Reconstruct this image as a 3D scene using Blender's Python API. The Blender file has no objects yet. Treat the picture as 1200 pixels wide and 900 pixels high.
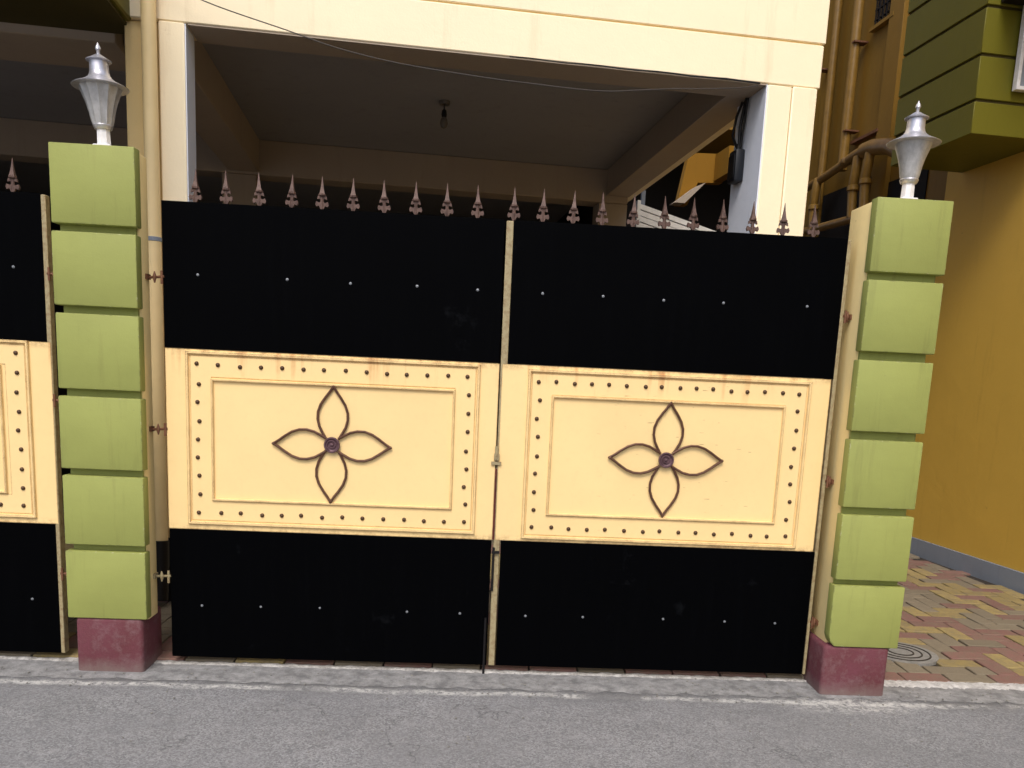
import bpy, bmesh, math, random
from mathutils import Vector, Matrix
rnd = random.Random(7)
sc = bpy.context.scene
COL = sc.collection
R = math.radians
PI = math.pi

# ------------------------------------------------------------------ camera
cam_d = bpy.data.cameras.new('camera')
cam = bpy.data.objects.new('camera', cam_d)
COL.objects.link(cam)
F, PX, PY = 968.0, 606.0, 600.0
cx = Vector((0.99797, -0.04441, 0.04585)); cyd = Vector((0.03873, -0.16447, -0.98562)); cz = Vector((0.05126, 0.98538, -0.16241))
cam.matrix_world = Matrix(((cx.x, -cyd.x, -cz.x, 0), (cx.y, -cyd.y, -cz.y, 0), (cx.z, -cyd.z, -cz.z, 1.5), (0, 0, 0, 1)))
cam_d.sensor_width = 36
cam_d.lens = F / 1200 * 36
cam_d.shift_x = -(PX - 600) / 1200
cam_d.shift_y = (PY - 450) / 1200
cam_d.clip_start = 0.05
cam_d.clip_end = 3000
sc.camera = cam

# ------------------------------------------------------------------ daylight (bright overcast)
SUN_EL, SUN_AZ = R(52), R(190)      # azimuth clockwise from +Y: high, behind and left of the camera
w = bpy.data.worlds.new('World'); sc.world = w; w.use_nodes = True
nt = w.node_tree
bg = nt.nodes['Background']
sky = nt.nodes.new('ShaderNodeTexSky'); sky.sky_type = 'NISHITA'; sky.sun_disc = False
sky.sun_elevation = SUN_EL; sky.sun_rotation = SUN_AZ
sky.air_density = 1.0; sky.dust_density = 4.0; sky.ozone_density = 1.0
nt.links.new(sky.outputs[0], bg.inputs[0]); bg.inputs[1].default_value = 0.13
sun_d = bpy.data.lights.new('sun', 'SUN'); sun = bpy.data.objects.new('sun', sun_d); COL.objects.link(sun)
sun_d.energy = 1.35; sun_d.angle = R(24); sun_d.color = (1.0, 0.97, 0.925)
sd = Vector((math.sin(SUN_AZ) * math.cos(SUN_EL), math.cos(SUN_AZ) * math.cos(SUN_EL), math.sin(SUN_EL)))
sun.rotation_euler = sd.to_track_quat('Z', 'Y').to_euler()
sun.location = (0, 0, 12)
sc.view_settings.view_transform = 'Standard'; sc.view_settings.look = 'None'
sc.view_settings.exposure = 0.45; sc.view_settings.gamma = 1.0

# ------------------------------------------------------------------ materials
def lin(c):
    return tuple(((v / 255) / 12.92 if v / 255 <= 0.04045 else ((v / 255 + 0.055) / 1.055) ** 2.4) for v in c)
class NT:
    def __init__(s, name):
        s.m = bpy.data.materials.new(name); s.m.use_nodes = True
        s.t = s.m.node_tree; s.b = s.t.nodes['Principled BSDF']
        s.tc = s.t.nodes.new('ShaderNodeTexCoord')
        s.co = s.tc.outputs['Object']
    def n(s, typ, **kw):
        x = s.t.nodes.new(typ)
        for k, v in kw.items(): setattr(x, k, v)
        return x
    def link(s, a, b): s.t.links.new(a, b)
    def mapped(s, scale=(1, 1, 1), loc=(0, 0, 0)):
        m = s.n('ShaderNodeMapping'); m.inputs['Scale'].default_value = scale; m.inputs['Location'].default_value = loc
        s.link(s.co, m.inputs[0]); return m.outputs[0]
    def noise(s, scale, detail=4, rough=0.6, vec=None, dist=0.0):
        x = s.n('ShaderNodeTexNoise'); x.inputs['Scale'].default_value = scale; x.inputs['Detail'].default_value = detail
        x.inputs['Roughness'].default_value = rough; x.inputs['Distortion'].default_value = dist
        s.link(vec if vec is not None else s.co, x.inputs['Vector']); return x.outputs[0]
    def ramp(s, fac, a, b, lo=0.0, hi=1.0):
        x = s.n('ShaderNodeMapRange'); x.inputs[1].default_value = a; x.inputs[2].default_value = b
        x.inputs[3].default_value = lo; x.inputs[4].default_value = hi
        s.link(fac, x.inputs[0]); return x.outputs[0]
    def mix(s, fac, a, b, blend='MIX'):
        x = s.n('ShaderNodeMix', data_type='RGBA', blend_type=blend)
        if isinstance(fac, float): x.inputs[0].default_value = fac
        else: s.link(fac, x.inputs[0])
        for i, v in ((6, a), (7, b)):
            if isinstance(v, tuple): x.inputs[i].default_value = (*v, 1)
            else: s.link(v, x.inputs[i])
        return x.outputs[2]
    def math(s, op, a, b=None):
        x = s.n('ShaderNodeMath', operation=op)
        for i, v in ((0, a), (1, b)):
            if v is None: continue
            if isinstance(v, (int, float)): x.inputs[i].default_value = v
            else: s.link(v, x.inputs[i])
        return x.outputs[0]
    def sep(s, vec=None):
        x = s.n('ShaderNodeSeparateXYZ'); s.link(vec if vec is not None else s.co, x.inputs[0]); return x.outputs
    def bump(s, h, strength=0.3, dist=0.01):
        x = s.n('ShaderNodeBump'); x.inputs['Strength'].default_value = strength; x.inputs['Distance'].default_value = dist
        s.link(h, x.inputs['Height']); s.link(x.outputs[0], s.b.inputs['Normal'])
    def edge(s, radius=0.006, lo=0.02, hi=0.25):
        bv = s.n('ShaderNodeBevel', samples=4); bv.inputs['Radius'].default_value = radius
        geo = s.n('ShaderNodeNewGeometry')
        dt = s.n('ShaderNodeVectorMath', operation='DOT_PRODUCT')
        s.link(bv.outputs[0], dt.inputs[0]); s.link(geo.outputs['Normal'], dt.inputs[1])
        return s.ramp(s.math('SUBTRACT', 1.0, dt.outputs['Value']), lo, hi)
    def col(s, c): s.link(c, s.b.inputs['Base Color'])
    def done(s, rough=0.6, metal=0.0, spec=0.5):
        s.b.inputs['Roughness'].default_value = rough; s.b.inputs['Metallic'].default_value = metal
        s.b.inputs['Specular IOR Level'].default_value = spec
        return s.m

def plaster(name, c, dirt=(120, 105, 80), rough=0.75, amt=0.35, var=0.10, bscale=90, world=False, spec=0.3, streak=0.25):
    g = NT(name); c = lin(c); d = lin(dirt)
    if world:
        geo = g.n('ShaderNodeNewGeometry'); g.co = geo.outputs['Position']
    big = g.noise(1.7, 5, 0.6); fine = g.noise(35, 3, 0.6)
    a = g.mix(g.ramp(big, 0.3, 0.75), c, tuple(v * (1 - var) for v in c))
    a = g.mix(g.ramp(fine, 0.35, 0.7, 0, 0.5), a, tuple(v * (1 - var * 0.8) for v in c))
    st = g.noise(1.0, 5, 0.7, g.mapped((9, 9, 0.9)))
    a = g.mix(g.ramp(st, 0.56, 0.8, 0, streak), a, d)
    sp = g.noise(14, 6, 0.75)
    a = g.mix(g.ramp(sp, 0.66, 0.74, 0, amt), a, d)
    g.col(a)
    g.bump(g.math('ADD', g.math('MULTIPLY', g.noise(bscale, 4, 0.7), 0.5), g.math('MULTIPLY', g.noise(6, 4, 0.6), 1.5)), 0.35, 0.006)
    return g.done(rough, 0, spec)

def green_paint(name, c):
    g = NT(name); c = lin(c)
    geo = g.n('ShaderNodeNewGeometry'); oi = g.n('ShaderNodeObjectInfo'); g.co = geo.outputs['Position']
    big = g.noise(3.0, 5, 0.6)
    a = g.mix(g.ramp(big, 0.3, 0.7), c, tuple(v * 0.86 for v in c))
    a = g.mix(g.ramp(oi.outputs['Random'], 0, 1, 0, 0.10), a, tuple(v * 0.75 for v in c))
    # roller lap marks, chips and weather stains
    a = g.mix(g.ramp(g.noise(1, 4, 0.6, g.mapped((4, 4, 30))), 0.5, 0.8, 0, 0.22), a, tuple(v * 0.8 for v in c))
    a = g.mix(g.ramp(g.noise(55, 5, 0.7), 0.69, 0.73, 0, 0.7), a, lin((120, 118, 80)))
    a = g.mix(g.ramp(g.noise(1, 4, 0.7, g.mapped((16, 16, 1.3))), 0.55, 0.78, 0, 0.4), a, lin((104, 104, 58)))
    ed = g.edge(0.012, 0.005, 0.12)
    a = g.mix(g.math('MULTIPLY', ed, g.ramp(g.noise(22, 5, 0.8), 0.50, 0.60, 0, 0.85)), a, lin((92, 90, 62)))
    a = g.mix(g.math('MULTIPLY', ed, g.ramp(g.noise(40, 4, 0.7), 0.60, 0.66, 0, 0.8)), a, lin((190, 186, 160)))
    g.col(a)
    g.bump(g.math('ADD', g.math('MULTIPLY', g.noise(140, 3, 0.6), 0.35), g.noise(9, 5, 0.6)), 0.3, 0.006)
    return g.done(0.62, 0, 0.35)

def gate_yellow():
    g = NT('gate_cream_enamel'); c = lin((244, 213, 152))
    geo = g.n('ShaderNodeNewGeometry'); g.co = geo.outputs['Position']
    a = g.mix(g.ramp(g.noise(2.3, 5, 0.6), 0.3, 0.7), c, tuple(v * 0.93 for v in c))
    a = g.mix(g.ramp(g.noise(26, 4, 0.7), 0.5, 0.75, 0, 0.3), a, tuple(v * 0.84 for v in c))
    # rust runs below the top edge of the sheet
    xyz = g.sep()
    band = g.math('MULTIPLY', g.ramp(xyz[2], 1.40, 1.53), g.ramp(g.noise(5, 4, 0.8), 0.35, 0.6))
    st = g.ramp(g.noise(1, 3, 0.6, g.mapped((15, 1, 0.8))), 0.56, 0.66)
    a = g.mix(g.math('MULTIPLY', g.math('MULTIPLY', band, st), 0.6), a, lin((190, 116, 50)))
    sc1 = g.math('MULTIPLY', g.ramp(g.noise(1, 2, 0.5, g.mapped((16, 1, 130))), 0.70, 0.73), g.math('MULTIPLY', g.ramp(xyz[0], 0.55, 0.62), g.ramp(xyz[0], 1.45, 1.38)))
    a = g.mix(g.math('MULTIPLY', sc1, 0.6), a, lin((120, 92, 60)))
    rim = g.ramp(g.math('ABSOLUTE', g.math('SUBTRACT', xyz[2], 1.125)), 0.395, 0.43)
    a = g.mix(g.math('MULTIPLY', rim, g.ramp(g.noise(18, 5, 0.75), 0.45, 0.68, 0, 0.75)), a, lin((128, 88, 48)))
    a = g.mix(g.ramp(g.noise(40, 6, 0.8), 0.70, 0.73, 0, 0.8), a, lin((110, 66, 34)))
    a = g.mix(g.math('MULTIPLY', g.edge(0.007, 0.004, 0.07), g.ramp(g.noise(9, 5, 0.8), 0.36, 0.60, 0.35, 0.9)), a, lin((116, 78, 42)))
    g.col(a)
    g.bump(g.math('ADD', g.math('MULTIPLY', g.noise(120, 2, 0.5), 0.15), g.noise(5, 3, 0.5)), 0.22, 0.008)
    return g.done(0.42, 0, 0.45)

def black_enamel():
    g = NT('black_enamel')
    geo = g.n('ShaderNodeNewGeometry'); g.co = geo.outputs['Position']
    c = (0.0008, 0.0009, 0.0013)
    a = g.mix(g.ramp(g.noise(1, 4, 0.7, g.mapped((30, 1, 1.5))), 0.5, 0.8, 0, 0.12), c, (0.004, 0.0045, 0.006))
    dust = g.ramp(g.noise(3.2, 6, 0.75), 0.64, 0.8, 0, 0.35)
    a = g.mix(dust, a, (0.018, 0.02, 0.024))
    a = g.mix(g.ramp(g.noise(260, 2, 0.5), 0.74, 0.78, 0, 0.6), a, (0.02, 0.02, 0.022))
    g.col(a)
    g.bump(g.noise(3, 3, 0.5), 0.15, 0.01)
    return g.done(0.55, 0, 0.02)

def rusty(name, c, r=(92, 48, 30), metal=0.2, rough=0.6, amt=0.6):
    g = NT(name)
    geo = g.n('ShaderNodeNewGeometry'); g.co = geo.outputs['Position']
    a = g.mix(g.ramp(g.noise(45, 5, 0.7), 0.45, 0.65, 0, amt), lin(c), lin(r))
    g.col(a); g.bump(g.noise(160, 3, 0.7), 0.3, 0.002)
    return g.done(rough, metal, 0.4)

def simple(name, c, rough=0.6, metal=0.0, spec=0.4, var=0.12, scale=20):
    g = NT(name); c = lin(c)
    geo = g.n('ShaderNodeNewGeometry'); g.co = geo.outputs['Position']
    g.col(g.mix(g.ramp(g.noise(scale, 4, 0.6), 0.3, 0.7), c, tuple(v * (1 - var) for v in c)))
    g.bump(g.noise(scale * 5, 3, 0.6), 0.15, 0.003)
    return g.done(rough, metal, spec)

def asphalt():
    g = NT('worn_asphalt')
    geo = g.n('ShaderNodeNewGeometry'); g.co = geo.outputs['Position']
    vor = g.n('ShaderNodeTexVoronoi'); vor.inputs['Scale'].default_value = 150; g.link(g.co, vor.inputs['Vector'])
    stone = g.sep(vor.outputs['Color'])[0]
    base = g.mix(g.ramp(stone, 0.1, 0.95), (0.155, 0.158, 0.168), (0.42, 0.425, 0.44))
    base = g.mix(g.ramp(g.noise(330, 2, 0.6), 0.44, 0.6, 0, 0.5), base, (0.10, 0.102, 0.108))
    base = g.mix(g.ramp(g.noise(28, 6, 0.8), 0.4, 0.62, 0, 0.40), base, (0.165, 0.168, 0.178))
    base = g.mix(g.ramp(g.noise(9, 6, 0.8), 0.5, 0.7, 0, 0.45), base, (0.37, 0.37, 0.385))
    base = g.mix(g.ramp(g.noise(1.5, 5, 0.7), 0.42, 0.62, 0, 0.4), base, (0.15, 0.152, 0.16))
    base = g.mix(g.ramp(g.noise(2.2, 5, 0.7), 0.4, 0.65, 0, 0.45), base, (0.205, 0.208, 0.22))
    xyz = g.sep()
    # gutter stain with painted contact shade and a broken white lime line beside it
    yy = g.math('ADD', xyz[1], g.math('MULTIPLY', g.math('SUBTRACT', g.noise(3.3, 5, 0.7), 0.5), 0.10))
    gut = g.math('MULTIPLY', g.ramp(yy, 3.66, 3.8), g.ramp(g.noise(6, 4, 0.7), 0.3, 0.6, 0.2, 0.75))
    base = g.mix(gut, base, (0.12, 0.12, 0.12))
    yl = g.math('ABSOLUTE', g.math('SUBTRACT', yy, 3.745))
    line = g.math('MULTIPLY', g.ramp(yl, 0.040, 0.010), g.ramp(g.noise(24, 5, 0.85), 0.42, 0.56))
    line = g.math('MULTIPLY', line, g.ramp(g.noise(1.7, 3, 0.7), 0.38, 0.5, 0.12, 1.0))
    base = g.mix(g.math('MULTIPLY', line, 0.8), base, (0.62, 0.62, 0.60))
    # cement splashes about the right pier foot
    dx = g.math('POWER', g.math('DIVIDE', g.math('SUBTRACT', xyz[0], 1.86), 0.42), 2.0)
    dy = g.math('POWER', g.math('DIVIDE', g.math('SUBTRACT', xyz[1], 3.73), 0.13), 2.0)
    sp = g.math('MULTIPLY', g.ramp(g.math('ADD', dx, dy), 1.0, 0.2), g.ramp(g.noise(26, 6, 0.8), 0.46, 0.6))
    base = g.mix(g.math('MULTIPLY', sp, 0.75), base, (0.6, 0.6, 0.58))
    g.col(base)
    # long faint crack lines and pale tyre-worn patches
    cr = g.n('ShaderNodeTexVoronoi', feature='DISTANCE_TO_EDGE'); cr.inputs['Scale'].default_value = 1.3
    dv = g.n('ShaderNodeVectorMath', operation='ADD'); nz = g.n('ShaderNodeTexNoise'); nz.inputs['Scale'].default_value = 5; nz.inputs['Detail'].default_value = 6
    g.link(g.co, nz.inputs['Vector']); sc_ = g.n('ShaderNodeVectorMath', operation='SCALE'); sc_.inputs['Scale'].default_value = 0.35
    g.link(nz.outputs['Color'], sc_.inputs[0]); g.link(g.co, dv.inputs[0]); g.link(sc_.outputs[0], dv.inputs[1]); g.link(dv.outputs[0], cr.inputs['Vector'])
    base2 = g.mix(g.math('MULTIPLY', g.ramp(cr.outputs['Distance'], 0.006, 0.0), g.ramp(g.noise(1.1, 3, 0.6), 0.48, 0.56, 0, 0.55)), base, (0.05, 0.05, 0.05))
    base2 = g.mix(g.ramp(g.noise(60, 3, 0.6), 0.66, 0.72, 0, 0.6), base2, (0.42, 0.42, 0.42))
    base2 = g.mix(g.ramp(g.noise(75, 3, 0.6, g.mapped((1, 1, 1), (4, 7, 1))), 0.64, 0.72, 0, 0.6), base2, (0.07, 0.07, 0.07))
    g.col(base2)
    g.bump(g.math('ADD', stone, g.noise(300, 3, 0.7)), 0.55, 0.004)
    return g.done(0.85, 0, 0.3)

def cement(name, a, b, scale=14, chips=None):
    g = NT(name)
    geo = g.n('ShaderNodeNewGeometry'); g.co = geo.outputs['Position']
    c = g.mix(g.ramp(g.noise(scale, 6, 0.75), 0.36, 0.64), a, b)
    c = g.mix(g.ramp(g.noise(170, 3, 0.7), 0.5, 0.7, 0, 0.4), c, tuple(v * 0.6 for v in a))
    if chips: c = g.mix(g.math('MULTIPLY', g.ramp(g.noise(16, 6, 0.85), 0.45, 0.58), g.ramp(g.sep()[0], 1.6, 2.1, 0.55, 1.0)), c, chips)
    g.col(c); g.bump(g.math('ADD', g.noise(220, 3, 0.7), g.noise(30, 5, 0.7)), 0.5, 0.006)
    return g.done(0.85, 0, 0.3)

def paver(name, c):
    g = NT(name); c = lin(c)
    geo = g.n('ShaderNodeNewGeometry'); oi = g.n('ShaderNodeObjectInfo'); g.co = geo.outputs['Position']
    a = g.mix(g.ramp(oi.outputs['Random'], 0, 1, 0, 0.55), c, tuple(v * 0.62 for v in c))
    a = g.mix(g.ramp(g.noise(17, 6, 0.75), 0.42, 0.68, 0, 0.75), a, lin((118, 108, 92)))
    a = g.mix(g.ramp(g.noise(120, 4, 0.7), 0.5, 0.7, 0, 0.5), a, tuple(v * 0.5 for v in c))
    g.col(a); g.bump(g.noise(150, 4, 0.7), 0.5, 0.005)
    return g.done(0.85, 0, 0.3)

def brushed(name, c, metal=0.55, rough=0.42):
    g = NT(name); c = lin(c)
    geo = g.n('ShaderNodeNewGeometry'); g.co = geo.outputs['Position']
    a = g.mix(g.ramp(g.noise(30, 5, 0.7), 0.35, 0.7), c, tuple(v * 0.72 for v in c))
    a = g.mix(g.ramp(g.noise(1, 4, 0.7, g.mapped((70, 70, 9))), 0.5, 0.75, 0, 0.5), a, tuple(v * 0.55 for v in c))
    g.col(a); g.bump(g.noise(60, 3, 0.7), 0.12, 0.003)
    return g.done(rough, metal, 0.5)

M = {}
M['cream'] = plaster('cream_plaster', (252, 237, 204), dirt=(170, 140, 90), amt=0.25, world=True, var=0.06)
M['tan'] = plaster('cream_plaster_tan', (236, 208, 148), dirt=(150, 120, 70), amt=0.25, world=True)  # darker tan version of the cream plaster
M['piersand'] = plaster('cream_pier_side', (246, 222, 158), dirt=(150, 130, 80), amt=0.4, world=True)
M['whitewash'] = plaster('whitewash', (232, 238, 250), dirt=(150, 150, 150), amt=0.3, world=True)
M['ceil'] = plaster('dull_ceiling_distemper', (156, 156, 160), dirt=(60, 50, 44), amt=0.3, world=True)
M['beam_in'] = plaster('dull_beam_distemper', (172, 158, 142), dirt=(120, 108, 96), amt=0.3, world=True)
M['dark_wall'] = plaster('back_wall_painted_shade', (24, 20, 18), dirt=(16, 13, 12), amt=0.3, world=True)  # near-black base colour carries the darkness of the unlit depths
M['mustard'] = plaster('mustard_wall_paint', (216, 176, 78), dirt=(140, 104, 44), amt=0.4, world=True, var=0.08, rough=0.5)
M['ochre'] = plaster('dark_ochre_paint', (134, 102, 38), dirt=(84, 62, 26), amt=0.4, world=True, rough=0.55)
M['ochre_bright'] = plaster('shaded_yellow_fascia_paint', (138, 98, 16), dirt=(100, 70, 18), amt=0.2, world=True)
M['skirt'] = plaster('grey_blue_skirting', (140, 148, 160), dirt=(90, 90, 90), amt=0.3, world=True)
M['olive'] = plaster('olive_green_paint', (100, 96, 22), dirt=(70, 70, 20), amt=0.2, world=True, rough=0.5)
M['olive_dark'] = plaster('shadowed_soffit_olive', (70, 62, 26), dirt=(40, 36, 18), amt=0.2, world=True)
M['green'] = green_paint('pier_green_paint', (152, 158, 86))
def plinth_paint():
    g = NT('maroon_plinth_paint'); c = lin((108, 60, 70))
    geo = g.n('ShaderNodeNewGeometry'); g.co = geo.outputs['Position']
    a = g.mix(g.ramp(g.noise(7, 5, 0.7), 0.35, 0.65), c, lin((96, 50, 54)))
    a = g.mix(g.ramp(g.noise(14, 6, 0.8), 0.48, 0.7, 0, 0.55), a, lin((134, 108, 112)))
    zz = g.math('ADD', g.sep()[2], g.math('MULTIPLY', g.noise(11, 5, 0.8), 0.10))
    a = g.mix(g.ramp(zz, 0.13, 0.045, 0, 0.75), a, lin((132, 120, 114)))
    a = g.mix(g.math('MULTIPLY', g.edge(0.02, 0.01, 0.2), g.ramp(g.noise(18, 5, 0.8), 0.48, 0.6, 0, 0.7)), a, lin((146, 128, 124)))
    g.col(a); g.bump(g.math('ADD', g.noise(110, 4, 0.7), g.noise(14, 5, 0.7)), 0.5, 0.006)
    return g.done(0.7, 0, 0.3)
M['maroon'] = plinth_paint()
M['yellow'] = gate_yellow()
M['black'] = black_enamel()
M['stile'] = rusty('weathered_cream_steel', (158, 146, 112), (112, 80, 46), 0.0, 0.55, 0.6)
M['rust'] = rusty('rusty_steel', (120, 82, 60), (78, 44, 30))
M['scroll'] = rusty('brown_wrought_iron', (96, 66, 50), (50, 30, 30), 0.3, 0.45, 0.5)
M['rosette'] = rusty('purple_brown_cast_iron', (104, 78, 84), (46, 32, 36), 0.3, 0.45, 0.5)
M['spike'] = rusty('pinkish_brown_iron', (96, 74, 66), (54, 36, 30), 0.15, 0.5, 0.7)
M['stud'] = rusty('brown_stud', (78, 56, 36), (60, 38, 24), 0.2, 0.45, 0.5)
M['bolt'] = simple('zinc_bolt', (140, 144, 150), 0.45, 0.5, 0.5)
M['blackmetal'] = simple('black_iron', (20, 18, 20), 0.5, 0.2)
M['silver'] = brushed('silver_lamp_paint', (206, 206, 214), 0.65, 0.36)
M['glass'] = brushed('frosted_lamp_glass', (196, 196, 198), 0.4, 0.4)
M['white'] = simple('white_post_paint', (232, 232, 236), 0.4, 0, 0.5, 0.2, 30)
M['pipe'] = simple('cream_pvc_pipe', (246, 220, 164), 0.4, 0, 0.5, 0.08, 6)
M['ochrepipe'] = simple('ochre_painted_pipe', (136, 104, 44), 0.38, 0, 0.5, 0.3, 12)
M['brass'] = simple('tan_pipe', (134, 104, 60), 0.35, 0, 0.5, 0.3, 12)
M['windowdark'] = simple('dark_glazing', (22, 24, 32), 0.15, 0, 0.6)
M['cable'] = simple('grey_cable', (64, 60, 58), 0.6)
M['blackbox'] = simple('black_plastic', (22, 26, 34), 0.4)
M['asphalt'] = asphalt()
M['cement'] = cement('cement_strip', (0.15, 0.15, 0.152), (0.33, 0.33, 0.33))
M['limeedge'] = cement('lime_washed_edge', (0.20, 0.19, 0.18), (0.34, 0.33, 0.31), 20, (0.66, 0.65, 0.63))
M['lime'] = cement('lime_spill', (0.34, 0.33, 0.32), (0.62, 0.61, 0.6), 26)
M['joint'] = cement('paver_joint_sand', (0.022, 0.018, 0.015), (0.06, 0.05, 0.04), 40)
M['p_red'] = paver('red_paver', (134, 100, 92))
M['p_yel'] = paver('yellow_paver', (158, 140, 92))
M['p_gry'] = paver('grey_paver', (132, 122, 104))
M['earth'] = cement('ground_earth', (0.10, 0.095, 0.085), (0.16, 0.15, 0.135), 2)
M['paleroof'] = simple('white_sheet_slat', (250, 250, 246), 0.5, 0, 0.4, 0.15, 12)
M['bulb'] = simple('dull_bulb_glass', (110, 104, 96), 0.3)
M['drain'] = cement('drain_cover_concrete', (0.20, 0.195, 0.18), (0.29, 0.28, 0.26), 30)

# ------------------------------------------------------------------ mesh helpers
def bm_box(bm, a, b, bev=0.0, seg=1):
    a = Vector(a); b = Vector(b); c = (a + b) / 2; s = b - a
    r = bmesh.ops.create_cube(bm, size=1, matrix=Matrix.Translation(c) @ Matrix.Diagonal((abs(s.x), abs(s.y), abs(s.z), 1)))
    if bev:
        es = set(e for v in r['verts'] for e in v.link_edges)
        bmesh.ops.bevel(bm, geom=list(es), offset=bev, segments=seg, profile=0.5, affect='EDGES')
    return bm
def box(a, b, bev=0.0, seg=1):
    return bm_box(bmesh.new(), a, b, bev, seg)
def tube(bm, pts, r, seg=8, closed=False):
    pts = [Vector(p) for p in pts]; n = len(pts); rings = []
    up = None
    for i, p in enumerate(pts):
        if closed: t = pts[(i + 1) % n] - pts[i - 1]
        else: t = pts[min(i + 1, n - 1)] - pts[max(i - 1, 0)]
        t.normalize()
        if up is None:
            up = Vector((0, 1, 0)) if abs(t.y) < 0.9 else Vector((1, 0, 0))
        s = t.cross(up).normalized(); up = s.cross(t).normalized()
        rr = r[i] if isinstance(r, (list, tuple)) else r
        rings.append([bm.verts.new(p + (s * math.cos(2 * PI * k / seg) + up * math.sin(2 * PI * k / seg)) * rr) for k in range(seg)])
    for i in range(n if closed else n - 1):
        A = rings[i]; B = rings[(i + 1) % n]
        for k in range(seg):
            f = bm.faces.new((A[k], A[(k + 1) % seg], B[(k + 1) % seg], B[k])); f.smooth = True
    if not closed:
        bm.faces.new(rings[0][::-1]); bm.faces.new(rings[-1])
    return bm
def lathe(bm, prof, seg=24, c=(0, 0, 0), flute=0.0):
    rings = []
    for (r, z) in prof:
        ring = []
        for k in range(seg):
            rr = r * (1 + (flute if k % 2 else 0))
            ring.append(bm.verts.new((c[0] + rr * math.cos(2 * PI * k / seg), c[1] + rr * math.sin(2 * PI * k / seg), c[2] + z)))
        rings.append(ring)
    for A, B in zip(rings, rings[1:]):
        for k in range(seg):
            f = bm.faces.new((A[k], A[(k + 1) % seg], B[(k + 1) % seg], B[k])); f.smooth = not flute
    bm.faces.new(rings[0][::-1]); bm.faces.new(rings[-1])
    return bm
def prism(bm, outline, y0, y1):
    """outline in (x, z), extruded from y0 to y1"""
    A = [bm.verts.new((x, y0, z)) for x, z in outline]; B = [bm.verts.new((x, y1, z)) for x, z in outline]
    n = len(A)
    bm.faces.new(A); bm.faces.new(B[::-1])
    for i in range(n): bm.faces.new((A[i], B[i], B[(i + 1) % n], A[(i + 1) % n]))
    return bm
def mesh(name, bm, mat):
    bmesh.ops.recalc_face_normals(bm, faces=bm.faces)
    me = bpy.data.meshes.new(name); bm.to_mesh(me); bm.free()
    me.materials.append(mat); me.set_sharp_from_angle(angle=R(38)); return me
def put(name, me, parent=None, loc=(0, 0, 0), rot=(0, 0, 0), kind=None, label=None):
    o = bpy.data.objects.new(name, me); COL.objects.link(o)
    if parent: o.parent = parent
    o.location = loc; o.rotation_euler = rot
    if kind: o['kind'] = kind
    if label: o['label'] = label
    return o
class Thing:
    """Empty at base; part geometry is given in frame coordinates and shifted to the base"""
    def __init__(s, name, base, label, cat, group=None, rz=0.0, frame=None):
        s.e = bpy.data.objects.new(name, None); COL.objects.link(s.e); s.e.empty_display_size = 0.2
        s.off = Vector(base)
        p = Vector(base)
        if frame: p = frame @ p; rz = frame.to_euler().z
        s.e.location = p; s.e.rotation_euler = (0, 0, rz)
        s.e['label'] = label; s.e['category'] = cat
        if group: s.e['group'] = group
    def part(s, name, bm, mat, parent=None, label=None, kind=None):
        bmesh.ops.translate(bm, verts=bm.verts, vec=-s.off)
        # own origin at the part's centre
        c = sum((v.co for v in bm.verts), Vector()) / len(bm.verts)
        bmesh.ops.translate(bm, verts=bm.verts, vec=-c)
        par = parent or s.e
        loc = c - (parent_off(parent) if parent else Vector())
        o = put(name, mesh(name, bm, mat), par, loc, label=label, kind=kind)
        return o
    def inst(s, name, me, loc, rot=(0, 0, 0), parent=None, label=None):
        loc = Vector(loc) - s.off - (parent_off(parent) if parent else Vector())
        return put(name, me, parent or s.e, loc, rot, label=label)
def parent_off(o): return o.location.copy()
def solo(name, bm, mat, label=None, cat=None, group=None, kind=None, frame=None, base=None):
    """a thing or structure that is one mesh, origin at its base"""
    vs = [v.co for v in bm.verts]
    if base is None:
        base = Vector(((min(v.x for v in vs) + max(v.x for v in vs)) / 2, (min(v.y for v in vs) + max(v.y for v in vs)) / 2, min(v.z for v in vs)))
    base = Vector(base)
    bmesh.ops.translate(bm, verts=bm.verts, vec=-base)
    o = put(name, mesh(name, bm, mat))
    o.location = frame @ base if frame else base
    if frame: o.rotation_euler = (0, 0, frame.to_euler().z)
    if label: o['label'] = label
    if cat: o['category'] = cat
    if group: o['group'] = group
    if kind: o['kind'] = kind
    return o
BF = Matrix.Rotation(R(5.7), 4, 'Z')      # frame of the houses: turned 5.7 degrees from the gate line

# ------------------------------------------------------------------ ground
def sheet(x0, x1, y0, y1, z):
    bm = bmesh.new(); bm.faces.new([bm.verts.new(p) for p in ((x0, y0, z), (x1, y0, z), (x1, y1, z), (x0, y1, z))]); return bm
solo('ground', sheet(-600, 600, -600, 600, -0.02), M['earth'], kind='structure', base=(0, 0, -0.02))
solo('road', sheet(-40, 40, -6, 4.0, 0.0), M['asphalt'], kind='structure', base=(0, 0, 0))
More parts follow.
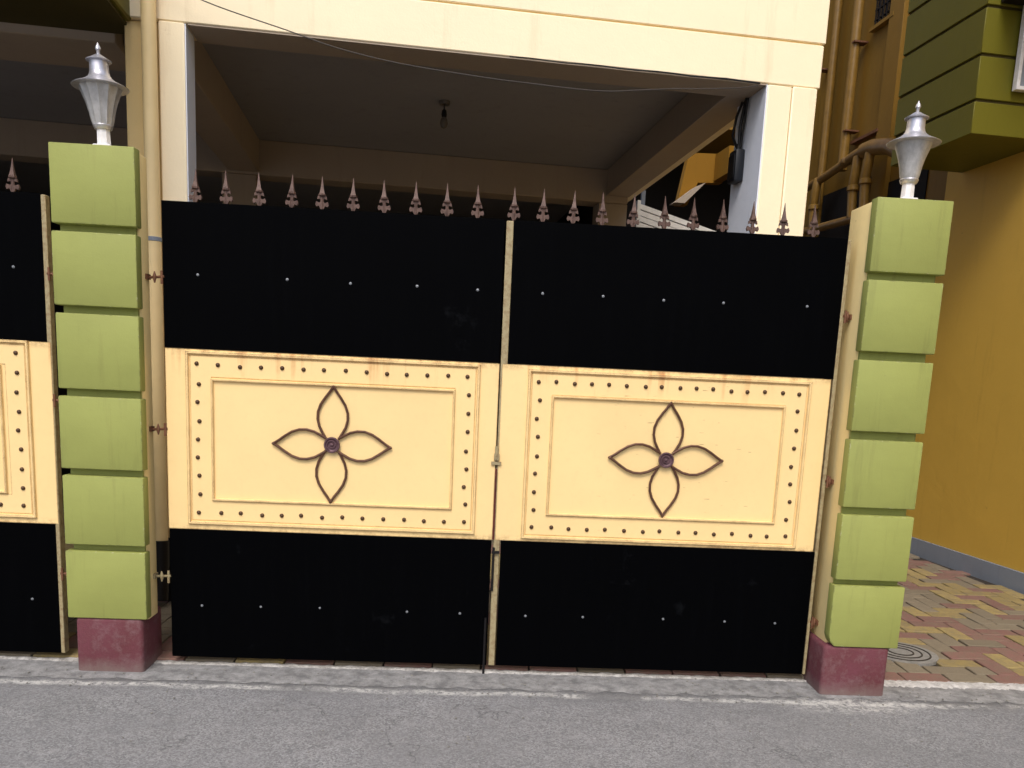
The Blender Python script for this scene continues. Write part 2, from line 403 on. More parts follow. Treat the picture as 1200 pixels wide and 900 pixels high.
# slightly rough-topped cement strip between road and gate line
def rough_strip(x0, x1, y0, y1, z0, h, nx, ny, jit, jy, seed):
    r = random.Random(seed); bm = bmesh.new(); g = []
    for i in range(nx + 1):
        row = []
        for j in range(ny + 1):
            x = x0 + (x1 - x0) * i / nx
            y = y0 + (y1 - y0) * j / ny
            t = j / ny
            z = z0 + h * min(1, t * 3) + (r.uniform(-jit, jit) if 0 < j else 0)
            if j == 0: y += r.uniform(-jy, jy); z = z0
            row.append(bm.verts.new((x, y, z)))
        g.append(row)
    for i in range(nx):
        for j in range(ny):
            f = bm.faces.new((g[i][j], g[i + 1][j], g[i + 1][j + 1], g[i][j + 1])); f.smooth = True
    return bm
solo('cement_strip', rough_strip(-5, 6, 3.80, 4.02, 0.002, 0.007, 260, 4, 0.001, 0.018, 3), M['cement'], kind='structure')
solo('pavement_edge', rough_strip(-5, 6, 3.988, 4.036, 0.004, 0.009, 420, 3, 0.003, 0.012, 5), M['limeedge'], kind='structure')
solo('pavement_edge', rough_strip(2.09, 5.1, 3.955, 4.046, 0.004, 0.012, 200, 3, 0.003, 0.020, 9), M['lime'], kind='structure')
yard = solo('paved_yard', sheet(-9, 5.2, 4.03, 16, 0.004), M['joint'], kind='structure', base=(0, 4.1, 0.004))

# pavers, 200 x 100 blocks in a herringbone bond
def paver_mesh(L, W, mat):
    bm = box((-L / 2, -W / 2, -0.012), (L / 2, W / 2, 0.012), 0.004); return mesh('paver', bm, mat)
PM = [paver_mesh(0.239, 0.115, M[k]) for k in ('p_red', 'p_yel', 'p_gry')]
PS = [paver_mesh(0.115, 0.115, M[k]) for k in ('p_red', 'p_yel', 'p_gry')]
def paver_kind(x, y):
    v = math.sin(1.9 * x + 3.1 * y) + 0.8 * math.sin(4.3 * y - 1.3 * x + 1.0) + rnd.uniform(-0.9, 0.9)
    return 1 if v > 0.35 else (2 if v < -0.5 else 0)
U = 0.125; Y0 = 4.158; cand = []
for i in range(-40, 48):
    for j in range(-1, 60):
        m = (i - j) % 4
        # herringbone bond; blocks cut by the edge become squares
        if m == 0 and j >= 0: cand.append((i * U + U, Y0 + j * U + U / 2, 0))
        elif m == 3 and j >= 0: cand.append((i * U + U / 2, Y0 + j * U + U, 1))
        elif m == 3: cand.append((i * U + U / 2, Y0 + U / 2, 2))
def in_wedge(x, y):        # part of the drive seen past the right pier
    return 4.15 < y < 7.8 and x > 2.15 + 0.50 * (y - 4.05) - 0.15 and x < 2.94 + 0.672 * (y - 4.05) + 0.35
near = []; far = []
for (x, y, v) in cand:
    X, Y = x, y
    bx = X * math.cos(R(5.7)) + Y * math.sin(R(5.7))
    if bx > 4.80 or X < -4 or Y > 11: continue
    if math.hypot(X - 2.50, Y - 4.50) < 0.13: continue
    (near if in_wedge(X, Y) else far).append((X, Y, v))
near.sort(key=lambda p: p[1])
edge_row = []
x = -2.3
while x < 3.6:
    edge_row.append((x, 4.098)); x += 0.2485
nn = 300 - len(edge_row)
far += near[nn:]; near = near[:nn]
for (X, Y, v) in near:
    put('paver', (PS if v == 2 else PM)[paver_kind(X, Y)], yard, (X, Y - 4.1, 0.005 + rnd.uniform(-0.004, 0.003)),
        (rnd.uniform(-0.012, 0.012), rnd.uniform(-0.012, 0.012), (PI / 2 if v == 1 else 0) + rnd.uniform(-0.02, 0.02)))
for (X, Y) in edge_row:
    put('paver', PM[rnd.choice((0, 0, 1, 2))], yard, (X, Y - 4.1, 0.006 + rnd.uniform(-0.002, 0.002)), (0, 0, rnd.uniform(-0.02, 0.02)))
fk = [paver_kind(X, Y) for (X, Y, v) in far]
for kind in range(3):
    bm = bmesh.new()
    for (X, Y, v), kk in zip(far, fk):
        if kk != kind: continue
        hx, hy = ((0.121, 0.059), (0.059, 0.121), (0.059, 0.059))[v]
        bm_box(bm, (X - hx + 0.002, Y - hy + 0.002, -0.004), (X + hx, Y + hy, 0.0205))
    bmesh.ops.translate(bm, verts=bm.verts, vec=(0, -4.1, -0.004))
    put('paver_field', mesh('paver_field', bm, M[('p_red', 'p_yel', 'p_gry')[kind]]), yard, kind='stuff')
# round drain cover set in the pavers
dc = Thing('drain_cover', (2.50, 4.50, 0.004), 'round concrete drain cover with concentric rings set in the coloured pavers', 'drain cover')
dc.part('cover_plate', lathe(bmesh.new(), [(0.20, 0.0), (0.20, 0.019), (0.001, 0.019)], 40, (2.50, 4.50, 0.004)), M['drain'])
for r0 in (0.165, 0.12, 0.075):
    bm = bmesh.new(); lathe(bm, [(r0, 0.015), (r0 - 0.003, 0.023), (r0 - 0.010, 0.023), (r0 - 0.013, 0.015)], 40, (2.50, 4.50, 0.004))
    dc.part('ring', bm, M['joint'])

bm = bmesh.new()
for k in range(420):
    r = rnd.uniform(0.0015, 0.006); x = rnd.uniform(-2.6, 3.2)
    y = 3.86 + rnd.gauss(0, 0.10) if rnd.random() < 0.75 else rnd.uniform(3.0, 3.9)
    if y > 4.02: continue
    m = Matrix.Translation((x, y, 0.008 + r * 0.5)) @ Matrix.Rotation(rnd.uniform(0, 6), 4, 'Z') @ Matrix.Diagonal((r * rnd.uniform(0.8, 1.6), r, r * 0.7, 1))
    if y < 3.8: m = Matrix.Translation((0, 0, -0.006)) @ m
    bmesh.ops.create_icosphere(bm, subdivisions=1, radius=1, matrix=m)
g_ = put('grit', mesh('grit', bm, M['drain'])); g_['kind'] = 'stuff'; g_['label'] = 'small grey grit and cement crumbs lying in the gutter below the gate'; g_['category'] = 'grit'

# ------------------------------------------------------------------ gate piers
def pier(name, x0, x1, yf, tops, bots, base, label, px0, px1, pyf, chip, cdepth, pdepth):
    cxm = (x0 + x1) / 2
    t = Thing(name, (cxm, yf + 0.15, 0), label, 'gate pier', 'green block gate piers')
    inner = 0.012
    t.part('core', box((x0 + inner, yf + 0.058, base - 0.02), (x1 - inner, yf + cdepth, tops[0] - 0.004), 0.008, 2), M['piersand'])
    for i, (a, b) in enumerate(zip(tops, bots)):
        if chip and i == len(tops) - 1:      # worn-away bottom corner nearest the gate
            bm = prism(bmesh.new(), [(x0 + 0.002, b + 0.055), (x0 + 0.012, b + 0.025), (x0 + 0.034, b + 0.002), (x1, b), (x1, a), (x0, a)], yf, yf + 0.062)
            bmesh.ops.bevel(bm, geom=bm.edges[:], offset=0.005, segments=2, profile=0.5, affect='EDGES')
        else:
            bm = box((x0 + rnd.uniform(-.002, .002), yf + rnd.uniform(-.002, .002), b), (x1 + rnd.uniform(-.002, .002), yf + 0.062, a), 0.006, 2)
        t.part('block', bm, M['green'])
    for i in range(len(tops) - 1):
        t.part('groove_band', box((x0 + inner + 0.006, yf + 0.046, tops[i + 1] - 0.003), (x1 - inner - 0.006, yf + 0.06, bots[i] + 0.003)), M['green'])
    t.part('plinth', box((px0, pyf, -0.01), (px1, yf + pdepth, base + 0.0), 0.02, 3), M['maroon'])
    return t
pier('gate_pier', -1.906, -1.540, 3.87, [2.405, 2.037, 1.685, 1.316, 0.953, 0.597], [2.07, 1.719, 1.350, 0.985, 0.628, 0.272], 0.275,
     'light green block gate pier on maroon plinth, beside the cream downpipe at left', -1.876, -1.563, 3.875, False, 0.175, 0.255)
pier('gate_pier', 1.757, 2.112, 3.83, [2.372, 2.010, 1.648, 1.277, 0.916, 0.567], [2.046, 1.688, 1.317, 0.953, 0.596, 0.256], 0.26,
     'light green block gate pier on maroon plinth, in front of the mustard wall at right', 1.745, 2.075, 3.835, True, 0.30, 0.31)

# ------------------------------------------------------------------ pier lamps
def pier_lamp(cx, cy, z0, label, tilt, flute):
    t = Thing('pier_lamp', (cx, cy, z0), label, 'lamp', 'silver lamps on the gate piers')
    c = (cx, cy, z0)
    bm = bmesh.new(); bm_box(bm, (cx - 0.038, cy - 0.038, z0), (cx + 0.038, cy + 0.038, z0 + 0.034), 0.004)
    lathe(bm, [(0.030, 0.034), (0.028, 0.112)], 8, c)
    t.part('post', bm, M['white'])
    t.part('collar', lathe(bmesh.new(), [(0.034, 0.10), (0.038, 0.106), (0.042, 0.116), (0.040, 0.120)], 20, c), M['silver'])
    t.part('lamp_shade', lathe(bmesh.new(), [(0.038, 0.118), (0.043, 0.135), (0.049, 0.17), (0.059, 0.21), (0.073, 0.25), (0.081, 0.272), (0.081, 0.280)], 24, c, flute), M['glass'])
    cp = t.part('cap', lathe(bmesh.new(), [(0.080, 0.276), (0.116, 0.2765), (0.118, 0.2790), (0.108, 0.2845), (0.086, 0.294), (0.066, 0.305), (0.051, 0.317), (0.043, 0.330), (0.040, 0.345), (0.039, 0.388)], 32, c), M['silver'])
    t.part('top_ring', lathe(bmesh.new(), [(0.038, 0.385), (0.052, 0.3865), (0.053, 0.390), (0.036, 0.399), (0.020, 0.410), (0.010, 0.416)], 24, c), M['silver'], cp)
    t.part('finial', lathe(bmesh.new(), [(0.008, 0.414), (0.0075, 0.430), (0.012, 0.437), (0.010, 0.448), (0.006, 0.455), (0.001, 0.466)], 12, c), M['silver'], cp)
    t.e.rotation_euler = tilt
pier_lamp(-1.728, 4.02, 2.402, 'silver lantern lamp with fluted shade on the left gate pier', (0, R(-2.0), 0), 0.10)
pier_lamp(1.965, 3.98, 2.369, 'silver lantern lamp with smooth shade on the right gate pier', (0, R(0.5), 0), 0.0)

# ------------------------------------------------------------------ gate leaves
def spike_mesh():
    bm = bmesh.new()
    # spear point: four sided tapering blade
    lathe(bm, [(0.0165, 0.078), (0.012, 0.092), (0.006, 0.122), (0.0012, 0.156)], 4)
    for v in bm.verts: v.co = Matrix.Rotation(PI / 4, 3, 'Z') @ v.co
    lathe(bm, [(0.0085, 0.0), (0.0085, 0.064), (0.018, 0.070), (0.018, 0.077), (0.01, 0.08)], 8)
    # small upper barbs and broad lower cross arms
    prism(bm, [(-0.022, 0.052), (-0.012, 0.056), (0, 0.050), (0.012, 0.056), (0.022, 0.052), (0.020, 0.066), (0.010, 0.072), (-0.010, 0.072), (-0.020, 0.066)], -0.005, 0.005)
    prism(bm, [(-0.026, 0.020), (-0.030, 0.030), (-0.026, 0.043), (-0.014, 0.038), (0, 0.044), (0.014, 0.038), (0.026, 0.043), (0.030, 0.030), (0.026, 0.020), (0.014, 0.024), (0.007, 0.010), (-0.007, 0.010), (-0.014, 0.024)], -0.006, 0.006)
    return mesh('spike', bm, M['spike'])
SPIKE = spike_mesh()
bm = lathe(bmesh.new(), [(0.0105, 0), (0.010, 0.004), (0.0065, 0.008), (0.001, 0.0095)], 10)
STUD = mesh('stud', bm, M['stud'])
bm = lathe(bmesh.new(), [(0.0065, 0), (0.0065, 0.0015), (0.0042, 0.002), (0.0036, 0.005), (0.001, 0.0055)], 8)
BOLT = mesh('bolt', bm, M['bolt'])
def petal_mesh():
    pts = []
    prof = [(0.028, 0.030), (0.055, 0.046), (0.085, 0.062), (0.12, 0.071), (0.155, 0.070), (0.19, 0.058), (0.225, 0.036), (0.252, 0.016), (0.275, 0.0015)]
    pts = [(w, 0, h) for h, w in prof] + [(-w, 0, h) for h, w in prof[::-1]]
    bm = tube(bmesh.new(), pts, 0.0064, 7)
    lathe(bm, [(0.008, -0.003), (0.007, 0.004), (0.001, 0.009)], 8, (0, 0, 0.277))
    return mesh('petal', bm, M['scroll'])
PETAL = petal_mesh()
def ring_bm(bm, r, y, rr, c=(0, 0, 0)):
    return tube(bm, [(c[0] + r * math.cos(a * PI / 12), c[1] + y, c[2] + r * math.sin(a * PI / 12)) for a in range(24)], rr, 6, True)
YG = 4.0
def frame_bm(x0, x1, z0, z1, w, y0, y1):
    bm = bmesh.new()
    # mitred moulding: outer and inner loops with a rounded top
    loops = []
    for (o, y) in ((0, y1), (0, y0 + 0.003), (0.003, y0), (w - 0.003, y0), (w, y0 + 0.003), (w, y1)):
        loops.append([bm.verts.new(p) for p in ((x0 + o, y, z0 + o), (x1 - o, y, z0 + o), (x1 - o, y, z1 - o), (x0 + o, y, z1 - o))])
    for A, B in zip(loops, loops[1:]):
        for k in range(4): bm.faces.new((A[k], A[(k + 1) % 4], B[(k + 1) % 4], B[k]))
    return bm
def sheet_bm(x0, x1, z0, z1, y0, y1, amp, seed):
    """pressed steel sheet that is very slightly out of flat"""
    r = random.Random(seed); bm = bmesh.new(); nx, nz = 16, 8
    ph = [r.uniform(0, 6) for _ in range(4)]
    F_, B_ = [], []
    for i in range(nx + 1):
        fr, br = [], []
        for j in range(nz + 1):
            u, v = i / nx, j / nz
            x = x0 + (x1 - x0) * u; z = z0 + (z1 - z0) * v
            d = amp * math.sin(PI * u) * math.sin(PI * v) * (math.sin(5 * u + ph[0]) + math.sin(4 * v + ph[1]) + math.sin(9 * u * v + ph[2]))
            fr.append(bm.verts.new((x, y0 + d, z))); br.append(bm.verts.new((x, y1 + d, z)))
        F_.append(fr); B_.append(br)
    for i in range(nx):
        for j in range(nz):
            f = bm.faces.new((F_[i][j], F_[i + 1][j], F_[i + 1][j + 1], F_[i][j + 1])); f.smooth = True
            f = bm.faces.new((B_[i][j], B_[i][j + 1], B_[i + 1][j + 1], B_[i + 1][j])); f.smooth = True
    for i in range(nx):
        bm.faces.new((F_[i][0], B_[i][0], B_[i + 1][0], F_[i + 1][0])); bm.faces.new((F_[i][nz], F_[i + 1][nz], B_[i + 1][nz], B_[i][nz]))
    for j in range(nz):
        bm.faces.new((F_[0][j], F_[0][j + 1], B_[0][j + 1], B_[0][j])); bm.faces.new((F_[nx][j], B_[nx][j], B_[nx][j + 1], F_[nx][j + 1]))
    return bm
def gate_leaf(label, bx0, bx1, yx0, yx1, fr, inn, flower, spikes, bolts_t, bolts_b, ntop, nbot, stiles, seed, dz=0.0):
    base = ((bx0 + bx1) / 2, YG, 0.05)
    t = Thing('gate_leaf', base, label, 'gate', 'black and cream sheet steel gate leaves')
    t.part('upper_sheet', sheet_bm(bx0, bx1, 1.556, 2.212, YG, YG + 0.004, 0.0012, seed), M['black'])
    t.part('lower_sheet', sheet_bm(bx0 + 0.004, bx1, 0.05, 0.694, YG, YG + 0.004, 0.0012, seed + 1), M['black'])
    ms = t.part('middle_sheet', sheet_bm(yx0, yx1, 0.697, 1.553, YG - 0.001, YG + 0.004, 0.0007, seed + 2), M['yellow'])
    for (a, b) in stiles:
        t.part('stile', box((a, YG + (0.0 if a > 0 or b < -1.9 else 0.006), 0.048), (b, YG + 0.042, 2.208), 0.003), M['stile'])
    for z in (0.08, 0.70, 1.55, 2.18):
        t.part('rail', box((bx0 + 0.045, YG + 0.006, z - 0.02), (bx1 - 0.045, YG + 0.04, z + 0.02), 0.003), M['stile'])
    t.part('outer_moulding', frame_bm(fr[0], fr[1], fr[2], fr[3], 0.014, YG - 0.013, YG + 0.001), M['yellow'], ms)
    t.part('border_plate', frame_bm(fr[0] + 0.018, fr[1] - 0.018, fr[2] + 0.018, fr[3] - 0.018, inn[0] - fr[0] - 0.014, YG - 0.004, YG + 0.001), M['yellow'], ms)
    t.part('inner_moulding', frame_bm(inn[0], inn[1], inn[2], inn[3], 0.011, YG - 0.014, YG + 0.001), M['yellow'], ms)
    xa, xb = (fr[0] + inn[0]) / 2 - 0.003, (fr[1] + inn[1]) / 2 + 0.003
    za, zb = (fr[2] + inn[2]) / 2 - 0.001, (fr[3] + inn[3]) / 2 + 0.001
    ps = []
    for i in range(ntop): ps.append((xa + (xb - xa) * i / (ntop - 1), zb))
    for i in range(nbot): ps.append((xa + (xb - xa) * i / (nbot - 1), za))
    for i in range(1, 8):
        z = zb + (za - zb) * i / 8; ps.append((xa, z)); ps.append((xb, z))
    for (x, z) in ps:
        t.inst('stud', STUD, (x + rnd.uniform(-.006, .006), YG - 0.0035, z + rnd.uniform(-.004, .004)), (PI / 2, 0, 0), ms)
    fx, fz = flower
    bm = lathe(bmesh.new(), [(0.037, 0), (0.037, 0.005), (0.030, 0.006), (0.026, 0.003), (0.020, 0.003), (0.018, 0.006), (0.010, 0.004), (0.007, 0.010), (0.001, 0.012)], 24)
    for v in bm.verts: v.co = Vector((v.co.x + fx, YG - 0.012 - v.co.z, v.co.y + fz))
    ring_bm(bm, 0.034, YG - 0.018, 0.0048, (fx, 0, fz))
    tube(bm, [(fx + (0.004 + 0.0009 * k) * math.cos(k * 0.42), YG - 0.019, fz + (0.004 + 0.0009 * k) * math.sin(k * 0.42)) for k in range(26)], 0.0034, 6)
    fl = t.part('flower_rosette', bm, M['rosette'])
    for k in range(4):
        a = k * PI / 2 + rnd.uniform(-0.03, 0.03)
        t.inst('petal', PETAL, (fx, YG - 0.010 - 0.002 * (k % 2), fz), (0, a, 0), fl)
    for x in spikes:
        t.inst('spike', SPIKE, (x, YG + 0.02, 2.205), (rnd.uniform(-.02, .02), rnd.uniform(-.03, .03), rnd.uniform(-.15, .15)))
    for (x, z) in [(x, 1.888) for x in bolts_t] + [(x, 0.317) for x in bolts_b]:
        t.inst('bolt', BOLT, (x, YG - 0.0005, z + rnd.uniform(-.004, .004)), (PI / 2, 0, 0))
    return t
LF = gate_leaf('left leaf of the double driveway gate, black sheets with cream flower panel', -1.476, 0.087, -1.474, 0.090, (-1.380, 0.001, 0.722, 1.545), (-1.264, -0.115, 0.840, 1.421), (-0.695, 1.133),
    [-1.330, -1.189, -1.041, -0.895, -0.757, -0.614, -0.471, -0.327, -0.182, -0.041],
    [-1.318, -0.910, -0.619, -0.310, -0.027], [-1.323, -1.037, -0.749, -0.319, -0.056], 14, 14, [(-1.472, -1.43)], 11)
RT = gate_leaf('right leaf of the double driveway gate, black sheets with scuffed cream flower panel', 0.129, 1.716, 0.104, 1.706, (0.230, 1.611, 0.710, 1.536), (0.348, 1.492, 0.830, 1.415), (0.922, 1.128),
    [0.128, 0.263, 0.405, 0.541, 0.688, 0.837, 0.974, 1.115, 1.258, 1.405, 1.552],
    [0.279, 0.566, 0.856, 1.144, 1.550], [0.273, 0.562, 0.971, 1.287, 1.548], 16, 15, [(0.096, 0.1285), (1.7165, 1.735)], 21)
NB = gate_leaf('neighbouring black and cream gate leaf at the left edge, left of the green pier', -3.60, -2.012, -3.60, -1.995, (-3.50, -2.093, 0.722, 1.556), (-3.39, -2.222, 0.836, 1.44), (-2.806, 1.133),
    [-2.140 - 0.1435 * i for i in range(11)],
    [-2.145, -2.45, -2.75, -3.05, -3.35], [-2.135, -2.45, -2.75, -3.05, -3.35], 14, 14, [(-2.011, -1.990), (-3.60, -3.57)], 31)
# left leaf meeting stile with drop bolt and latch
LF.part('meeting_stile', box((0.045, YG + 0.006, 0.05), (0.085, YG + 0.045, 2.205), 0.002), M['stile'])
bm = tube(bmesh.new(), [(0.073, YG - 0.009, 0.0), (0.073, YG - 0.009, 0.30)], 0.006, 8)
db = LF.part('drop_bolt', bm, M['blackmetal'])
bm = box((0.070, YG - 0.012, 1.07), (0.118, YG - 0.001, 1.085)); tube(bm, [(0.094, YG - 0.012, 1.10), (0.094, YG - 0.012, 1.16)], 0.008, 8)
bm_box(bm, (0.082, YG - 0.016, 1.09), (0.108, YG - 0.002, 1.125), 0.003)
LF.part('latch', bm, M['stile'])
bm = tube(bmesh.new(), [(0.099, YG - 0.006, 0.44), (0.099, YG - 0.006, 0.66)], 0.006, 8); bm_box(bm, (0.090, YG - 0.012, 0.63), (0.128, YG - 0.001, 0.642))
RT.part('tower_bolt', bm, M['blackmetal'])
bm = tube(bmesh.new(), [(0.095, YG - 0.004, 0.70), (0.095, YG - 0.004, 1.05)], 0.005, 8)
RT.part('bolt_rod', bm, rusty('red_brown_rod', (96, 40, 34), (40, 24, 24)))
# hinges
def hinge(t, xp, xg, z, m):
    s = 1 if xg > xp else -1
    bm = tube(bmesh.new(), [(xp - 0.01 * s, YG + 0.012, z - 0.004), ((xp + xg) / 2, YG + 0.006, z + 0.0), (xg + 0.006 * s, YG - 0.002, z + 0.004)], 0.006, 8)
    tube(bm, [(xg - 0.004 * s, YG - 0.004, z - 0.03), (xg - 0.004 * s, YG - 0.004, z + 0.03)], 0.006, 8)
    lathe(bm, [(0.003, -0.026), (0.006, -0.014), (0.011, 0.0), (0.006, 0.014), (0.002, 0.026)], 8, ((xp + xg) / 2, YG + 0.0, z))
    bm_box(bm, (min(xp, xp + 0.01 * s), YG - 0.012, z - 0.012), (max(xp, xp + 0.01 * s), YG + 0.03, z + 0.012))
    t.part('hinge', bm, m)
for z in (1.872, 1.172): hinge(LF, -1.552, -1.476, z, M['rust'])
hinge(LF, -1.552, -1.476, 0.455, M['stile'])
for z in (1.852, 1.054, 0.328): hinge(RT, 1.769, 1.736, z, M['rust'])
for z in (1.86, 1.285, 0.45): hinge(NB, -1.906 - 0.03, -1.99, z, M['rust'])

# ------------------------------------------------------------------ cream house with open garage (house frame)
H = Thing('cream_house', (0.5, 5.2, 0), 'cream plastered house with an open ground floor garage behind the gate', 'house', frame=BF)
FY = 5.2
# front beam and upper wall above, separated by a groove
H.part('front_beam', box((-1.533, FY, 3.352), (2.578, FY + 0.27, 3.602), 0.006), M['cream'])
H.part('upper_wall', box((-1.53, FY + 0.004, 3.614), (2.59, FY + 0.27, 6.6), 0.004), M['cream'])
H.part('wall_groove', box((-1.525, FY + 0.015, 3.598), (2.565, FY + 0.2, 3.618)), M['tan'])
H.part('side_wall', box((2.31, FY + 0.47, 3.352), (2.37, 8.9, 6.6)), M['cream'])
H.part('side_wall', box((2.31, FY + 0.272, 3.62), (2.575, FY + 0.468, 6.6)), M['cream'])
H.part('upper_wall', box((-6.5, FY + 0.27, 3.62), (-1.303, FY + 0.5, 6.6)), M['tan'])
# front columns, outer faces cream, cheeks whitewashed
c1 = H.part('column', box((-1.535, FY + 0.035, 0.0), (-1.342, FY + 0.30, 3.349), 0.006), M['tan'])
cl_ = H.part('column', box((-1.345, FY - 0.004, 0.0), (-1.207, FY + 0.22, 3.349), 0.006), M['cream'])
H.part('column_cheek', box((-1.206, FY + 0.004, 0.0), (-1.20, FY + 0.205, 3.347)), M['whitewash'], cl_)
cr_ = H.part('column', box((2.236, FY - 0.003, 0.0), (2.392, FY + 0.46, 3.347), 0.006), M['cream'])
H.part('column', box((2.396, FY - 0.012, 0.0), (2.556, FY + 0.47, 3.347), 0.006), M['cream'])
H.part('column_cheek', box((2.228, FY + 0.004, 0.0), (2.235, FY + 0.455, 3.347)), M['whitewash'], cr_)
# garage ceiling, cross beams and rear
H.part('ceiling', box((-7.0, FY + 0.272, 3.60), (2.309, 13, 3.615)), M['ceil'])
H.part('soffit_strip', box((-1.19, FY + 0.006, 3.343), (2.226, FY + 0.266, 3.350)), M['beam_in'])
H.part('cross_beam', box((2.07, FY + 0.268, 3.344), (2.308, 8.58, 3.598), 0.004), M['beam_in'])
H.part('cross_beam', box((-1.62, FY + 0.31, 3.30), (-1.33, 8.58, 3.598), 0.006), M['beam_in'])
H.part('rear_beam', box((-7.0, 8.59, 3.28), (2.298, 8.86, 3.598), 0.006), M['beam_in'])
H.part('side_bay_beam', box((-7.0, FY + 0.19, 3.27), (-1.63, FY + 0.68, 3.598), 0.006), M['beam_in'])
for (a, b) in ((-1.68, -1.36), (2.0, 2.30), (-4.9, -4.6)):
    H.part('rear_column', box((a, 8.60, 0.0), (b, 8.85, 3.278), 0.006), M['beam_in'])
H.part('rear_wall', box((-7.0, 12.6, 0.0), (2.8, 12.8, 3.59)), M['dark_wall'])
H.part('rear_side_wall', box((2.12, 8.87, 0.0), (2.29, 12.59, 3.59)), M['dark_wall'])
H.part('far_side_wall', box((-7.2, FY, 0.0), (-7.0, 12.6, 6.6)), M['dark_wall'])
# balcony over the left bay
bl_ = H.part('balcony', box((-6.5, 3.9, 3.335), (-1.492, FY + 0.03, 3.95), 0.01), M['olive'])
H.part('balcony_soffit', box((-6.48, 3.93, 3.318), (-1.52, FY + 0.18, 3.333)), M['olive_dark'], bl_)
# downpipe against the column, with clips
dp = H.part('downpipe', tube(bmesh.new(), [(-1.383, FY - 0.045, 0.40), (-1.383, FY - 0.045, 4.6)], 0.040, 18), M['pipe'])
for z in (2.16,):
    H.part('pipe_clip', lathe(bmesh.new(), [(0.041, 0), (0.043, 0.002), (0.043, 0.022), (0.041, 0.024)], 18, (-1.383, FY - 0.045, z)), M['skirt'], dp)
H.part('downpipe_shoe', tube(bmesh.new(), [(-1.383, FY - 0.045, 0.42), (-1.383, FY - 0.06, 0.25), (-1.383, FY - 0.10, 0.06)], 0.046, 14), M['blackmetal'], dp)
H.part('base_course', box((-1.55, FY + 0.02, 0.0), (-1.2, FY + 0.04, 0.42)), M['dark_wall'])

bm = tube(bmesh.new(), [(0.62 + 1.56 * k / 14, FY - 0.004, 3.350 + 0.003 * math.sin(k * 1.7)) for k in range(15)], [0.003 + 0.003 * k / 14 for k in range(15)], 6)
H.part('beam_dark_line', bm, M['blackmetal'])  # thin dark tube tracing the dark line along the beam's lower edge
# small pull-switch bulb under the ceiling
cb = Thing('ceiling_bulb', (0.33, 6.95, 3.60), 'small bare bulb in a holder hanging from the dark garage ceiling', 'light bulb', frame=BF)
cb.part('ceiling_rose', lathe(bmesh.new(), [(0.04, -0.03), (0.045, -0.002), (0.02, -0.001)], 14, (0.33, 6.95, 3.60)), M['bulb'])
cb.part('flex', tube(bmesh.new(), [(0.33, 6.95, 3.58), (0.33, 6.95, 3.52)], 0.006, 6), M['cable'])
cb.part('holder', lathe(bmesh.new(), [(0.018, -0.12), (0.022, -0.10), (0.018, -0.07), (0.008, -0.06)], 12, (0.33, 6.95, 3.60)), M['blackmetal'])
cb.part('bulb', lathe(bmesh.new(), [(0.002, -0.205), (0.022, -0.195), (0.033, -0.165), (0.026, -0.135), (0.016, -0.118)], 14, (0.33, 6.95, 3.60)), M['bulb'])

# overhead wire
pts = [(-1.35, 3.56), (-1.085, 3.443), (-0.638, 3.337), (-0.359, 3.272), (-0.012, 3.225), (0.428, 3.198), (0.687, 3.190), (1.136, 3.185), (1.425, 3.216), (1.957, 3.289), (2.17, 3.334)]
def smooth(ps, n=6):
    out = []
    for i in range(len(ps) - 1):
        p0, p1, p2, p3 = ps[max(i - 1, 0)], ps[i], ps[i + 1], ps[min(i + 2, len(ps) - 1)]
        for k in range(n):
            t = k / n
            out.append(tuple(0.5 * (2 * b + (c - a) * t + (2 * a - 5 * b + 4 * c - d) * t * t + (3 * b - a - 3 * c + d) * t ** 3) for a, b, c, d in zip(p0, p1, p2, p3)))
    return out + [tuple(ps[-1])]
pts = smooth(pts)
bm = tube(bmesh.new(), [(a, 5.12 if a < 1.6 else 5.12 + (a - 1.6) * 0.14, b) for a, b in pts], 0.0032, 6)
solo('overhead_wire', bm, M['cable'], 'thin wire sagging across the cream beam and dark garage opening', 'wire', frame=BF)
# junction box with its cables on the column cheek
jb = Thing('junction_box', (2.20, 5.50, 2.82), 'black junction box on the white cheek of the right garage column', 'junction box', frame=BF)
jb.part('case', box((2.165, 5.45, 2.83), (2.227, 5.57, 3.03), 0.008, 2), M['blackbox'])
jb.part('lid', box((2.158, 5.46, 2.85), (2.166, 5.56, 3.0), 0.003), M['blackmetal'])
jb.part('gland', lathe(bmesh.new(), [(0.018, 0), (0.02, 0.01), (0.012, 0.04)], 10, (2.197, 5.50, 3.03)), M['blackmetal'])
bm = tube(bmesh.new(), [(2.20, 5.50, 3.05), (2.205, 5.52, 3.18), (2.21, 5.49, 3.30), (2.20, 5.44, 3.33)], 0.011, 8)
tube(bm, [(2.19, 5.51, 3.05), (2.18, 5.58, 3.14), (2.195, 5.57, 3.26), (2.20, 5.50, 3.33)], 0.009, 8)
tube(bm, [(2.205, 5.49, 3.05), (2.212, 5.47, 3.2), (2.205, 5.43, 3.335)], 0.008, 8)
jb.part('cable', bm, M['blackmetal'])

